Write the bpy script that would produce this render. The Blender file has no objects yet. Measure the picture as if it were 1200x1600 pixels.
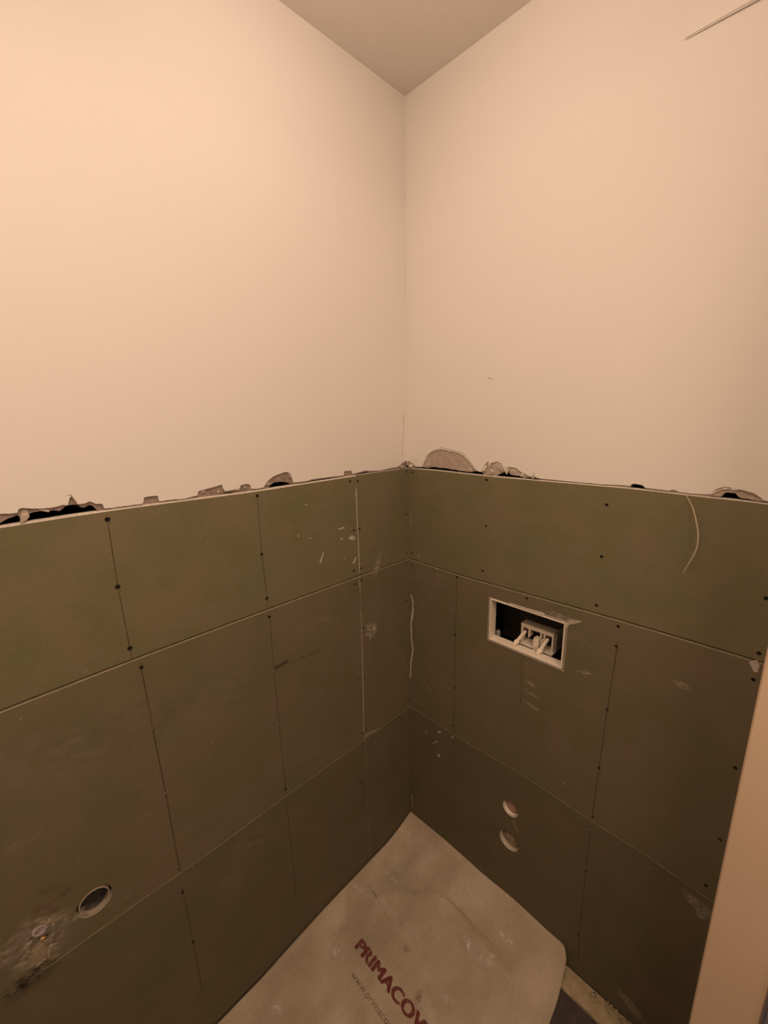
import bpy, bmesh, math, random
from mathutils import Vector, Matrix
from mathutils.geometry import delaunay_2d_cdt, convex_hull_2d
S = bpy.context.scene
COL = S.collection
random.seed(7)

# ------------------------------------------------------------------ camera, world, light, exposure
CAM = Vector((0.9337, -1.0279, 1.6623)); YAW = 0.797; PITCH = -0.2261; ROLL = -0.0208; FPX = 644.0
def cam_axes():
    f = Vector((-math.sin(YAW)*math.cos(PITCH), math.cos(YAW)*math.cos(PITCH), math.sin(PITCH)))
    r = Vector((math.cos(YAW), math.sin(YAW), 0)); u = r.cross(f)
    return f, r*math.cos(ROLL)+u*math.sin(ROLL), -r*math.sin(ROLL)+u*math.cos(ROLL)
F_, R_, U_ = cam_axes()
cd = bpy.data.cameras.new('camera'); cam = bpy.data.objects.new('camera', cd); COL.objects.link(cam)
M = Matrix((R_, U_, -F_)).transposed().to_4x4(); M.translation = CAM; cam.matrix_world = M
cd.sensor_fit = 'HORIZONTAL'; cd.sensor_width = 36; cd.lens = FPX/1200*36; cd.clip_start = 0.01
S.camera = cam
# room sizes (metres): the corner seen is the origin, left wall is x = 0, right wall is y = 0
CEIL = 2.537; WID = 0.940; LEN = 1.45; JAMB = 0.15; DOOR2 = 1.25
w = bpy.data.worlds.new('world'); S.world = w; w.use_nodes = True
bg = w.node_tree.nodes['Background']; bg.inputs[0].default_value = (1.0, 0.70, 0.47, 1); bg.inputs[1].default_value = 0.10
def area(name, loc, size, power, color, rot=(0, 0, 0), shape='DISK', sy=None):
    l = bpy.data.lights.new(name, 'AREA'); l.shape = shape; l.size = size; l.energy = power; l.color = color
    if sy: l.size_y = sy
    o = bpy.data.objects.new(name, l); o.location = loc; o.rotation_euler = rot; COL.objects.link(o); return o
def bulb(name, loc, radius, power, color):
    l = bpy.data.lights.new(name, 'POINT'); l.shadow_soft_size = radius; l.energy = power; l.color = color
    o = bpy.data.objects.new(name, l); o.location = loc; COL.objects.link(o); return o
bulb('ceiling_bulb_light', (0.47, -0.55, 2.42), 0.10, 3.9, (1.0, 0.735, 0.57))
area('ceiling_panel_light', (0.70, -1.10, 2.49), 0.30, 5.4, (1.0, 0.735, 0.56))
area('hall_fill_light', (1.75, -0.90, 2.40), 0.9, 17.0, (1.0, 0.70, 0.49))  # unseen fill light, added to even out the brightness of the walls
vs = S.view_settings; vs.view_transform = 'Standard'; vs.look = 'None'; vs.gamma = 1; vs.use_curve_mapping = False; vs.exposure = 0.0

# ------------------------------------------------------------------ measuring from the photograph onto the real planes
def ray(px, py): return F_*FPX + R_*(px-600) - U_*(py-800)
def on(wall, px, py, n=0.0):          # -> (distance from the corner, height) on a wall plane n metres proud of it
    d = ray(px, py)
    t = (n-CAM.x)/d.x if wall == 'L' else (-n-CAM.y)/d.y
    q = CAM+d*t
    return (-q.y if wall == 'L' else q.x, q.z)
def on_floor(px, py, z=0.0):
    d = ray(px, py); return CAM+d*((z-CAM.z)/d.z)
def W(wall, u, z, n=0.0): return Vector((n, -u, z)) if wall == 'L' else Vector((u, -n, z))
def onp(wall, pts, n=0.0): return [on(wall, x, y, n) for x, y in pts]

# ------------------------------------------------------------------ materials
def new_mat(name, rough=0.8):
    m = bpy.data.materials.new(name); m.use_nodes = True
    nt = m.node_tree; b = nt.nodes['Principled BSDF']; b.inputs['Roughness'].default_value = rough
    b.inputs['Specular IOR Level'].default_value = 0.3
    return m, nt, b
def noise(nt, scale, detail=4, stretch=None, rough=0.55):
    tc = nt.nodes.new('ShaderNodeTexCoord'); mp = nt.nodes.new('ShaderNodeMapping')
    if stretch: mp.inputs['Scale'].default_value = stretch
    n = nt.nodes.new('ShaderNodeTexNoise'); n.inputs['Scale'].default_value = scale; n.inputs['Detail'].default_value = detail
    n.inputs['Roughness'].default_value = rough
    nt.links.new(tc.outputs['Object'], mp.inputs[0]); nt.links.new(mp.outputs[0], n.inputs['Vector'])
    return n.outputs[0]
def ramp(nt, fac, a, b, ca=(0, 0, 0, 1), cb=(1, 1, 1, 1)):
    r = nt.nodes.new('ShaderNodeValToRGB'); e = r.color_ramp.elements
    e[0].position = a; e[1].position = b; e[0].color = ca; e[1].color = cb
    nt.links.new(fac, r.inputs[0]); return r.outputs[0]
def mix(nt, fac, c1, c2):
    m = nt.nodes.new('ShaderNodeMix'); m.data_type = 'RGBA'
    if isinstance(fac, (int, float)): m.inputs[0].default_value = fac
    else: nt.links.new(fac, m.inputs[0])
    for i, c in ((6, c1), (7, c2)):
        if isinstance(c, tuple): m.inputs[i].default_value = (*c, 1)
        else: nt.links.new(c, m.inputs[i])
    return m.outputs[2]
def mul(nt, a, k):
    m = nt.nodes.new('ShaderNodeMath'); m.operation = 'MULTIPLY'; nt.links.new(a, m.inputs[0])
    if isinstance(k, (int, float)): m.inputs[1].default_value = k
    else: nt.links.new(k, m.inputs[1])
    return m.outputs[0]
def bump(nt, b, h, strength, dist):
    n = nt.nodes.new('ShaderNodeBump'); n.inputs['Strength'].default_value = strength; n.inputs['Distance'].default_value = dist
    nt.links.new(h, n.inputs['Height']); nt.links.new(n.outputs[0], b.inputs['Normal'])
MT = {}
def simple(key, c, rough=0.7, c2=None, scale=30, bmp=0.0, bscale=120, metal=0):
    m, nt, b = new_mat(key, rough); b.inputs['Metallic'].default_value = metal
    if c2: nt.links.new(mix(nt, ramp(nt, noise(nt, scale), 0.35, 0.65), c, c2), b.inputs['Base Color'])
    else: b.inputs['Base Color'].default_value = (*c, 1)
    if bmp: bump(nt, b, noise(nt, bscale, 6), bmp, 0.003)
    MT[key] = m; return m
# painted plaster
m, nt, b = new_mat('painted_plaster', 0.75); MT['paint'] = m
nt.links.new(mix(nt, noise(nt, 2.2, 3), (0.81, 0.775, 0.72), (0.84, 0.80, 0.745)), b.inputs['Base Color'])
bump(nt, b, noise(nt, 260, 5), 0.10, 0.001)
m, nt, b = new_mat('ceiling_paint', 0.9); MT['ceiling'] = m
nt.links.new(mix(nt, noise(nt, 90, 3), (0.75, 0.70, 0.655), (0.80, 0.75, 0.70)), b.inputs['Base Color'])
bump(nt, b, noise(nt, 200, 5), 0.15, 0.001)
# green board
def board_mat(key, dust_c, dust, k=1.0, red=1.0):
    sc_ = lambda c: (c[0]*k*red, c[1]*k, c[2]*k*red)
    m, nt, b = new_mat(key, 0.82); MT[key] = m
    base = mix(nt, ramp(nt, noise(nt, 7.5, 6), 0.40, 0.60), sc_((0.172, 0.160, 0.080)), sc_((0.210, 0.170, 0.100)))
    fibre = mix(nt, mul(nt, ramp(nt, noise(nt, 14, 4, (1, 1, 11)), 0.40, 0.66), 0.42), base, sc_((0.205, 0.178, 0.108)))
    cloud = mul(nt, ramp(nt, noise(nt, 3.1, 6, (1, 1, 1.6), 0.6), 0.45, 0.80), dust)
    c = mix(nt, cloud, fibre, dust_c)
    grain = mix(nt, mul(nt, ramp(nt, noise(nt, 330, 2), 0.42, 0.62), 0.22), c, (0.09, 0.078, 0.045))
    speck = mul(nt, ramp(nt, noise(nt, 62, 1.5, None, 0.7), 0.735, 0.765), 0.35)
    c = mix(nt, speck, grain, (0.38, 0.34, 0.26))
    nt.links.new(c, b.inputs['Base Color']); bump(nt, b, noise(nt, 420, 3), 0.18, 0.0006)
board_mat('board', (0.205, 0.175, 0.115), 0.40)
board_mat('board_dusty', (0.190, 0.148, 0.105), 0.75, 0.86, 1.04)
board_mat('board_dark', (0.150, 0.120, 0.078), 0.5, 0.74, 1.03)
simple('gypsum', (0.66, 0.60, 0.52), 0.9, (0.52, 0.46, 0.39), 140, 0.4)
simple('seam_edge', (0.29, 0.25, 0.165), 0.9, (0.22, 0.19, 0.12), 60)  # lightened board tone: light caught by the upward chamfers is put into the colour
simple('filler', (0.55, 0.50, 0.41), 0.9, (0.40, 0.36, 0.27), 90, 0.3)
simple('mortar', (0.42, 0.34, 0.28), 0.95, (0.52, 0.43, 0.36), 120, 0.8, 150)
simple('grey_mortar', (0.26, 0.20, 0.165), 0.95, (0.36, 0.28, 0.23), 90, 0.9, 120)
simple('cavity', (0.05, 0.042, 0.035), 0.95, (0.09, 0.075, 0.06), 8, 0.5, 40)
simple('screw_steel', (0.012, 0.011, 0.012), 0.5)
simple('shaded_hole', (0.030, 0.022, 0.014), 0.95)  # screw-hole sides coloured dark so the holes look shaded
simple('pencil', (0.045, 0.034, 0.02), 0.9)
simple('white_plastic', (0.86, 0.77, 0.64), 0.42)
simple('grey_plastic', (0.45, 0.42, 0.37), 0.45)
simple('dark_plastic', (0.045, 0.04, 0.035), 0.5)
simple('violet_plastic', (0.10, 0.035, 0.06), 0.4)
simple('pink_plastic', (0.42, 0.25, 0.20), 0.55, (0.52, 0.33, 0.26), 60)
simple('tan_plastic', (0.36, 0.29, 0.20), 0.6, (0.24, 0.19, 0.13), 70)
simple('brass', (0.50, 0.34, 0.12), 0.5, metal=0.6)
simple('lilac_plastic', (0.50, 0.44, 0.50), 0.5, (0.42, 0.34, 0.30), 50)
simple('pipe_beige', (0.42, 0.35, 0.255), 0.6, (0.30, 0.24, 0.17), 70)
simple('straw', (0.55, 0.47, 0.34), 0.6)
simple('jamb', (0.70, 0.535, 0.38), 0.6, (0.73, 0.56, 0.40), 5, 0.05)
simple('hall_wall', (0.50, 0.46, 0.42), 0.85)
simple('grey_blue', (0.20, 0.20, 0.24), 0.6)
simple('tile', (0.060, 0.045, 0.042), 0.5, (0.085, 0.065, 0.055), 30, 0.1)
simple('screed', (0.16, 0.14, 0.12), 0.95, (0.22, 0.19, 0.16), 40, 0.5)
simple('mortar_strip', (0.46, 0.37, 0.24), 0.95, (0.36, 0.28, 0.17), 45, 0.8, 90)
m, nt, b = new_mat('cover_paper', 0.78); MT['paper'] = m
c = mix(nt, ramp(nt, noise(nt, 4.5, 6), 0.38, 0.66), (0.43, 0.355, 0.255), (0.57, 0.475, 0.36))
c = mix(nt, mul(nt, ramp(nt, noise(nt, 13, 6, (1, .5, 1)), 0.48, 0.66), 0.5), c, (0.36, 0.29, 0.21))
c = mix(nt, mul(nt, ramp(nt, noise(nt, 9, 6), 0.56, 0.70), 0.55), c, (0.60, 0.54, 0.45))
c = mix(nt, mul(nt, ramp(nt, noise(nt, 230, 3), 0.42, 0.62), 0.30), c, (0.30, 0.24, 0.17))
nt.links.new(c, b.inputs['Base Color']); bump(nt, b, noise(nt, 38, 8), 0.45, 0.003)
def ink(key, col, worn):
    m, nt, b = new_mat(key, 0.8); MT[key] = m
    nt.links.new(mix(nt, mul(nt, ramp(nt, noise(nt, 110, 4), 0.45, 0.7), worn), col, (0.34, 0.25, 0.19)), b.inputs['Base Color'])
ink('red_ink', (0.155, 0.035, 0.030), 0.30); ink('grey_ink', (0.15, 0.12, 0.075), 0.5)
def smudge_mat(key, col, strength, sc):
    m, nt, b = new_mat(key, 0.9); MT[key] = m; b.inputs['Base Color'].default_value = (*col, 1)
    at = nt.nodes.new('ShaderNodeAttribute'); at.attribute_name = 'cover'
    n = ramp(nt, noise(nt, sc, 5, (1, 1, 1.7), 0.65), 0.40, 0.72)
    a = mul(nt, mul(nt, at.outputs['Fac'], n), strength); nt.links.new(a, b.inputs['Alpha'])
smudge_mat('dust_smudge', (0.36, 0.295, 0.205), 0.50, 34)
smudge_mat('plaster_dust', (0.62, 0.55, 0.44), 1.1, 55)
smudge_mat('dark_smudge', (0.035, 0.027, 0.018), 1.3, 60)
smudge_mat('brown_stain', (0.17, 0.10, 0.055), 0.8, 20)
smudge_mat('light_scuff', (0.50, 0.42, 0.31), 1.3, 120)

# ------------------------------------------------------------------ object helpers
def setp(o, label=None, cat=None, group=None, kind=None):
    for k, v in (('label', label), ('category', cat), ('group', group), ('kind', kind)):
        if v: o[k] = v
    return o
def link(name, bm, mats, parent=None, origin=None, smooth=False):
    if not isinstance(mats, (list, tuple)): mats = [mats]
    bmesh.ops.recalc_face_normals(bm, faces=bm.faces)
    if smooth:
        for f in bm.faces: f.smooth = True
    me = bpy.data.meshes.new(name)
    if origin is not None: bmesh.ops.translate(bm, verts=bm.verts, vec=-Vector(origin))
    bm.to_mesh(me); bm.free()
    for mm in mats: me.materials.append(MT[mm])
    o = bpy.data.objects.new(name, me); COL.objects.link(o)
    if parent is not None: o.parent = parent
    if origin is not None:
        o.location = Vector(origin) - (parent_world(parent) if parent is not None else Vector())
    elif parent is not None: o.location = -parent_world(parent)
    return o
def parent_world(p):
    v = Vector()
    while p is not None: v = v+p.location; p = p.parent
    return v
def empty(name, loc, label, cat, group=None):
    o = bpy.data.objects.new(name, None); o.location = loc; o.empty_display_size = 0.05; COL.objects.link(o)
    return setp(o, label, cat, group)
def box(bm, x0, x1, y0, y1, z0, z1, bev=0.0, mi=0):
    r = bmesh.ops.create_cube(bm, size=1.0); vs_ = r['verts']
    bmesh.ops.scale(bm, vec=(x1-x0, y1-y0, z1-z0), verts=vs_)
    bmesh.ops.translate(bm, vec=((x0+x1)/2, (y0+y1)/2, (z0+z1)/2), verts=vs_)
    fs = set(f for v in vs_ for f in v.link_faces)
    for f in fs: f.material_index = mi
    if bev:
        es = list(set(e for v in vs_ for e in v.link_edges))
        bmesh.ops.bevel(bm, geom=es, offset=bev, segments=2, affect='EDGES')
def wbox(bm, wall, u0, u1, z0, z1, n0, n1, bev=0.0, mi=0):
    a = W(wall, u0, z0, n0); b_ = W(wall, u1, z1, n1)
    box(bm, min(a.x, b_.x), max(a.x, b_.x), min(a.y, b_.y), max(a.y, b_.y), min(z0, z1), max(z0, z1), bev, mi)
def inside(p, poly):
    x, y = p; r = False; j = len(poly)-1
    for i in range(len(poly)):
        xi, yi = poly[i]; xj, yj = poly[j]
        if (yi > y) != (yj > y) and x < (xj-xi)*(y-yi)/(yj-yi)+xi: r = not r
        j = i
    return r
def sheet(bm, wall, outline, holes=(), nf=0.0, nb=-0.01, mi=0, side_mi=None, dark=(), dark_mi=0):
    """a slab lying in a wall plane: polygon with holes in (distance, height), front at nf, back at nb"""
    loops = [list(outline)]+[list(h) for h in holes]
    vs2, es = [], []
    for lp in loops:
        s = len(vs2); vs2 += [Vector(p) for p in lp]
        es += [(s+i, s+(i+1) % len(lp)) for i in range(len(lp))]
    V, E_, Fc, _, _, _ = delaunay_2d_cdt(vs2, es, [], 0, 1e-7)
    fr = [bm.verts.new(W(wall, v.x, v.y, nf)) for v in V]; bk = [bm.verts.new(W(wall, v.x, v.y, nb)) for v in V]
    cnt = {}
    for f in Fc:
        c = sum((V[i] for i in f), Vector((0, 0)))/3
        if not inside(c, loops[0]) or any(inside(c, h) for h in loops[1:]): continue
        a = bm.faces.new([fr[i] for i in f]); a.material_index = mi
        bm.faces.new([bk[i] for i in reversed(f)]).material_index = mi
        for i in range(3):
            k = (f[i], f[(i+1) % 3]); cnt[tuple(sorted(k))] = cnt.get(tuple(sorted(k)), 0)+1
    for (a, b_), n in cnt.items():
        if n == 1:
            q = bm.faces.new([fr[a], fr[b_], bk[b_], bk[a]]); q.material_index = mi if side_mi is None else side_mi
            mid = (V[a]+V[b_])/2
            if any((mid.x-d[0])**2+(mid.y-d[1])**2 < (d[2]*1.05)**2 for d in dark): q.material_index = dark_mi
    for v in [v for v in bm.verts if not v.link_faces]: bm.verts.remove(v)
def circle(u, z, r, n=14, ph=0.0): return [(u+r*math.cos(2*math.pi*i/n+ph), z+r*math.sin(2*math.pi*i/n+ph)) for i in range(n)]
def ragged(pts, step=0.004, amp=0.0007):
    out = []
    for a, b_ in zip(pts[:-1], pts[1:]):
        L = math.dist(a, b_); k = max(1, int(L/step))
        for i in range(k):
            t = i/k; j = amp if i else amp*0.3
            out.append((a[0]+(b_[0]-a[0])*t+random.uniform(-j, j)*.4, a[1]+(b_[1]-a[1])*t+random.uniform(-j, j)))
    out.append(pts[-1]); return out
def tube(bm, pts, r, seg=8, mi=0, cap=True):
    pts = [Vector(p) for p in pts]; rings = []
    for i, p in enumerate(pts):
        d = (pts[min(i+1, len(pts)-1)]-pts[max(i-1, 0)]).normalized()
        a = d.orthogonal().normalized() if i == 0 else (pa-d*pa.dot(d)).normalized()
        pa = a; b_ = d.cross(a); rr = r[i] if isinstance(r, (list, tuple)) else r
        rings.append([bm.verts.new(p+(a*math.cos(2*math.pi*k/seg)+b_*math.sin(2*math.pi*k/seg))*rr) for k in range(seg)])
    for A, B in zip(rings[:-1], rings[1:]):
        for k in range(seg): bm.faces.new([A[k], A[(k+1) % seg], B[(k+1) % seg], B[k]]).material_index = mi
    if cap:
        bm.faces.new(rings[0][::-1]).material_index = mi; bm.faces.new(rings[-1]).material_index = mi
def lathe(bm, wall, u, z, prof, seg=32, mi=0, squash=1.0):
    """prof = list of (radius, n); axis is the wall's normal"""
    rings = []
    for r, n in prof:
        if r < 1e-6: rings.append([bm.verts.new(W(wall, u, z, n))])
        else: rings.append([bm.verts.new(W(wall, u+r*math.cos(2*math.pi*k/seg), z+r*squash*math.sin(2*math.pi*k/seg), n)) for k in range(seg)])
    for A, B in zip(rings[:-1], rings[1:]):
        for k in range(seg):
            k2 = (k+1) % seg
            if len(A) == 1 and len(B) == 1: continue
            if len(A) == 1: f = bm.faces.new([A[0], B[k2], B[k]])
            elif len(B) == 1: f = bm.faces.new([A[k], A[k2], B[0]])
            else: f = bm.faces.new([A[k], A[k2], B[k2], B[k]])
            f.material_index = mi
def chunk(bm, c, size, k=14, mi=0):
    vs_ = [bm.verts.new(Vector(c)+Vector([random.gauss(0, 1)*s*.5 for s in size])) for _ in range(k)]
    r = bmesh.ops.convex_hull(bm, input=vs_)
    bmesh.ops.delete(bm, geom=[g for g in r['geom_interior'] if isinstance(g, bmesh.types.BMVert)], context='VERTS')
    for v in vs_:
        if v.is_valid:
            for f in v.link_faces: f.material_index = mi
def patch(wall, px, py, rx, ry, mat, parent, name='dust_smudge', ang=0.0, n=0.0006, seg=20, soft=0.0):
    """a thin film of dust or filler on a board; cover fades to its rim"""
    u, z = on(wall, px, py)
    bm = bmesh.new(); lay = bm.verts.layers.float.new('cover')
    c = bm.verts.new(W(wall, u, z, n)); c[lay] = 1.0; prev = [c]
    ca, sa = math.cos(ang), math.sin(ang); rr = [random.uniform(.75, 1.15) for _ in range(seg)]
    for j, (s, a) in enumerate(((0.4, 0.95), (0.75, 0.5), (1.0, 0.0))):
        ring = []
        for k in range(seg):
            x = rx*s*rr[k]*math.cos(2*math.pi*k/seg); y = ry*s*rr[k]*math.sin(2*math.pi*k/seg)
            v = bm.verts.new(W(wall, u+x*ca-y*sa, z+x*sa+y*ca, n)); v[lay] = a; ring.append(v)
        for k in range(seg):
            k2 = (k+1) % seg
            bm.faces.new([prev[0], ring[k], ring[k2]] if len(prev) == 1 else [prev[k], ring[k], ring[k2], prev[k2]])
        prev = ring
    return link(name, bm, mat, parent)
def blob(wall, pts, mat, parent, name='plaster_smear', n=0.0009):
    """small raised dab of filler with a drawn outline (pixels)"""
    bm = bmesh.new(); P = onp(wall, pts); sheet(bm, wall, ragged(P+[P[0]], 0.003, 0.0004)[:-1], (), n, 0.0)
    return link(name, bm, mat, parent)
def streak(wall, pts, wid, mat, parent, name, n=0.0007, jit=0.25, step=0.006):
    P = onp(wall, pts); L = []; R = []; fine = []
    for a, b_ in zip(P[:-1], P[1:]):
        k = max(1, int(math.dist(a, b_)/step))
        fine += [(a[0]+(b_[0]-a[0])*i/k, a[1]+(b_[1]-a[1])*i/k) for i in range(k)]
    fine.append(P[-1]); bm = bmesh.new(); pr = None
    for i, p in enumerate(fine):
        a = fine[max(i-1, 0)]; b_ = fine[min(i+1, len(fine)-1)]
        d = Vector((b_[0]-a[0], b_[1]-a[1])).normalized(); nn = Vector((-d.y, d.x))
        taper = min(1, (i+.6)/2, (len(fine)-i-.4)/2)
        h = wid/2*taper*(1+random.uniform(-jit, jit)); q = []
        for s_, hh in ((1, 0.0002), (0, n), (-1, 0.0002)):
            q.append(bm.verts.new(W(wall, p[0]+nn.x*h*s_, p[1]+nn.y*h*s_, hh)))
        if pr:
            bm.faces.new([pr[0], pr[1], q[1], q[0]]); bm.faces.new([pr[1], pr[2], q[2], q[1]])
        pr = q
    return link(name, bm, mat, parent)

# ------------------------------------------------------------------ large structure
def struct(name, bm, mats, parent=None):
    o = link(name, bm, mats, parent)
    if parent is None: o['kind'] = 'structure'
    return o
bm = bmesh.new(); box(bm, -.25, 2.6, -2.1, .25, CEIL, CEIL+.15); struct('ceiling', bm, 'ceiling')
bm = bmesh.new(); box(bm, -.25, 2.6, -2.1, .25, -.2, -.012); FLOOR = struct('floor', bm, 'screed')
# masonry behind the boards, one slab per wall (with the cavity in front of it); the plaster and boards are its children
bm = bmesh.new(); box(bm, -.25, -.17, -LEN-.1, .25, -.012, CEIL); WL = struct('wall_left', bm, 'cavity')
bm = bmesh.new(); box(bm, -.17, WID+.17, .17, .25, -.012, CEIL); WR = struct('wall_right', bm, 'cavity')
# side wall with the doorway the photograph is taken from, wall behind, hall
bm = bmesh.new(); box(bm, WID, WID+.10, -JAMB, .25, -.012, CEIL); box(bm, WID, WID+.10, -LEN-.1, -DOOR2, -.012, CEIL); box(bm, WID, WID+.10, -DOOR2, -JAMB, 2.36, CEIL)
struct('wall_side', bm, 'paint')
bm = bmesh.new(); box(bm, -.25, WID+.10, -LEN-.18, -LEN, -.012, CEIL); struct('wall_front', bm, 'paint')
bm = bmesh.new(); box(bm, 2.5, 2.6, -2.1, .25, -.012, CEIL); box(bm, WID+.1, 2.6, .15, .25, -.012, CEIL); box(bm, WID+.1, 2.6, -2.1, -2.0, -.012, CEIL)
struct('wall_hall', bm, 'hall_wall')

# board top edges, in the photograph's pixels
TOPL = [(-190, 850), (0, 822), (150, 798.5), (250, 785.5), (402, 766), (460, 757), (550, 743), (637, 731)]
TOPR = [(637, 731), (673, 733.5), (760, 743), (847, 750.5), (900, 755), (1000, 763.5), (1060, 771), (1200, 786), (1290, 797)]
def lev(poly, x):
    for a, b_ in zip(poly[:-1], poly[1:]):
        if a[0] <= x <= b_[0]: return a[1]+(b_[1]-a[1])*(x-a[0])/(b_[0]-a[0])
    return poly[0][1] if x < poly[0][0] else poly[-1][1]
PL = onp('L', TOPL); PL[-1] = (0.0, PL[-1][1]); PL[0] = (LEN, PL[0][1]-.005)
PR = onp('R', TOPR); PR[0] = (0.0, PR[0][1]); PR[-1] = (WID, PR[-1][1])

# paint skin: its torn lower edge. Points are (x, height above the board edge in pixels)
skinL = [(-190, 3), (-60, 9), (-20, 14), (0, 19), (15, 17), (27, 16.5), (29, 22), (35, 23), (47, 20), (60, 18), (72, 16.5), (86, 16), (98, 17.5), (106, 16), (109, 27), (113, 29), (117, 22), (122, 15), (132, 14.5), (140, 16.5),
         (150, 11), (160, 10), (164, 1.6), (185, 1.8), (205, 1.5), (223, 2.0), (224, 4.0), (225, 11.5), (236, 12), (247, 11), (249, 2), (262, 2.4), (285, 1.3), (308, 3.4), (310, 10), (318, 11), (325, 12.5), (335, 14), (347, 16), (349, 9), (352, 5.0),
         (364, 5), (374, 4), (376, 11), (384, 12), (391, 10), (393, 3), (402, 2.6), (412, 3), (414, 6), (418, 12), (428, 18), (437, 20), (447, 21.5), (451, 20), (456, 12), (459, 3), (470, 2.2), (484, 2.4), (486, 4), (510, 3.0), (537, 2.0),
         (538, 8.5), (549, 8), (551, 2), (560, 3.5), (572, 5.0), (578, 3), (595, 1.6), (612, 3.3), (621, 3.0), (625, 5), (629, 9), (637, 12)]
mortL = [(-190, 1), (-60, 3), (-20, 3), (0, 4), (6, 7), (13, 9.5), (20, 10.5), (27, 13), (31, 8), (34, 4), (38, 8), (44, 11), (52, 13), (62, 13), (74, 11.5), (84, 11), (93, 8.5), (98, 11), (103, 15), (113, 15.5), (122, 13.5), (127, 9), (133, 8), (139, 11), (146, 8), (150, 3), (154, -.5),
         (224, -.5), (300, -.5), (340, -.5), (352, 2), (362, 2), (374, -.5), (408, -.5), (420, -.5), (424, 5), (430, 8), (440, 7), (448, 5.5), (453, 4), (456, -.5), (480, 1), (510, 1.4), (536, -.5), (553, -.5), (560, 1), (574, 2), (580, 0), (637, -.5)]
skinR = [(637, 12), (644, 8), (650, 2.6), (659, 2.5), (662, 10), (667, 20), (673, 26), (680, 30), (688, 33.5), (700, 32), (711, 31), (723, 28), (730, 21), (735, 15.5), (741, 9), (747, 5), (754, 5), (756, 15), (762, 22), (766, 19), (770, 21), (777, 23), (783, 21), (787, 16), (795, 16.5), (806, 16), (814, 10), (819, 9), (823, 6), (831, 4), (833, 9), (837, 4), (848, 2.4),
         (900, 1.8), (940, 1.6), (965, 3), (984, 3), (988, 6.5), (996, 6.8), (1003, 6), (1008, 2.4), (1045, 2.3), (1050, 4.8), (1056, 4.5), (1060, 2.4), (1085, 2.2), (1112, 4), (1119, 9), (1128, 13), (1139, 15.5), (1147, 14), (1158, 15), (1170, 14.5), (1182, 10), (1192, 4), (1200, 2.4), (1290, 2)]
mortR = [(637, -.5), (646, 1), (655, 3), (668, 2), (674, 4), (700, 4), (722, 2.5), (736, 2.6), (740, 5), (745, 5.0), (752, 4.0), (756, -.5), (774, -.5), (779, 4), (787, 8), (793, 9), (798, 4), (806, 3.5), (815, 3), (817, -.3), (822, 2), (832, 2.5), (842, 1), (850, -.5), (975, -.5), (984, 1), (988, 6), (1003, 5.5), (1008, 0), (1050, 1), (1056, 1), (1060, 0),
         (1105, 0), (1120, 1), (1127, 2), (1132, 8), (1136, 9.5), (1149, 9.5), (1153, 5), (1158, 3), (1180, 1.6), (1200, 1), (1290, .5)]
def plaster_layer(wall, prof, top, nf, nb, mat, name, parent, amp, zmax=CEIL):
    P = [on(wall, x, lev(top, x)-h) for x, h in prof]
    endu = LEN if wall == 'L' else WID
    if wall == 'L': P[0] = (endu, P[0][1]); P[-1] = (0.0, P[-1][1])
    else: P[0] = (0.0, P[0][1]); P[-1] = (endu, P[-1][1])
    P = [(min(max(u, 0), endu), z) for u, z in P]
    P = ragged(P, 0.005, amp); P[0] = (P[0][0], P[0][1])
    u0, u1 = P[0][0], P[-1][0]
    bm = bmesh.new(); sheet(bm, wall, P+[(u1, zmax), (u0, zmax)], (), nf, nb)
    return link(name, bm, mat, parent)
plaster_layer('L', skinL, TOPL, 0.0, -.0036, 'paint', 'painted_plaster', WL, .0006)
plaster_layer('R', skinR, TOPR, 0.0, -.0036, 'paint', 'painted_plaster', WR, .0006)
plaster_layer('L', mortL, TOPL, -.0036, -.022, 'grey_mortar', 'rough_mortar', WL, .0010)
plaster_layer('R', mortR, TOPR, -.0030, -.022, 'mortar', 'rough_mortar', WR, .0010)

# ------------------------------------------------------------------ boards
def seam(wall, pts):
    P = onp(wall, pts)
    def f(u):
        Q = sorted(P)
        for a, b_ in zip(Q[:-1], Q[1:]):
            if u <= b_[0] or b_ is Q[-1]: return a[1]+(b_[1]-a[1])*(u-a[0])/(b_[0]-a[0])
    return f
S1L = seam('L', [(0, 1112), (205, 1032), (417, 953), (562, 900), (639, 873)])
S2L = seam('L', [(90, 1500), (180, 1435), (280, 1365), (350, 1316), (445, 1245), (568, 1157), (641, 1104)])
S1R = seam('R', [(639, 873), (715, 898), (850, 936), (960, 967), (1100, 1008), (1175, 1031)])
S2R = seam('R', [(641, 1104), (713, 1150), (820, 1213), (925, 1283), (1010, 1337), (1080, 1386)])
def topf(P):
    def f(u):
        Q = sorted(P)
        for a, b_ in zip(Q[:-1], Q[1:]):
            if u <= b_[0] or b_ is Q[-1]: return a[1]+(b_[1]-a[1])*(u-a[0])/(b_[0]-a[0])
    return f
TL, TR = topf(PL), topf(PR)
GAP = 0.0010
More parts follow.
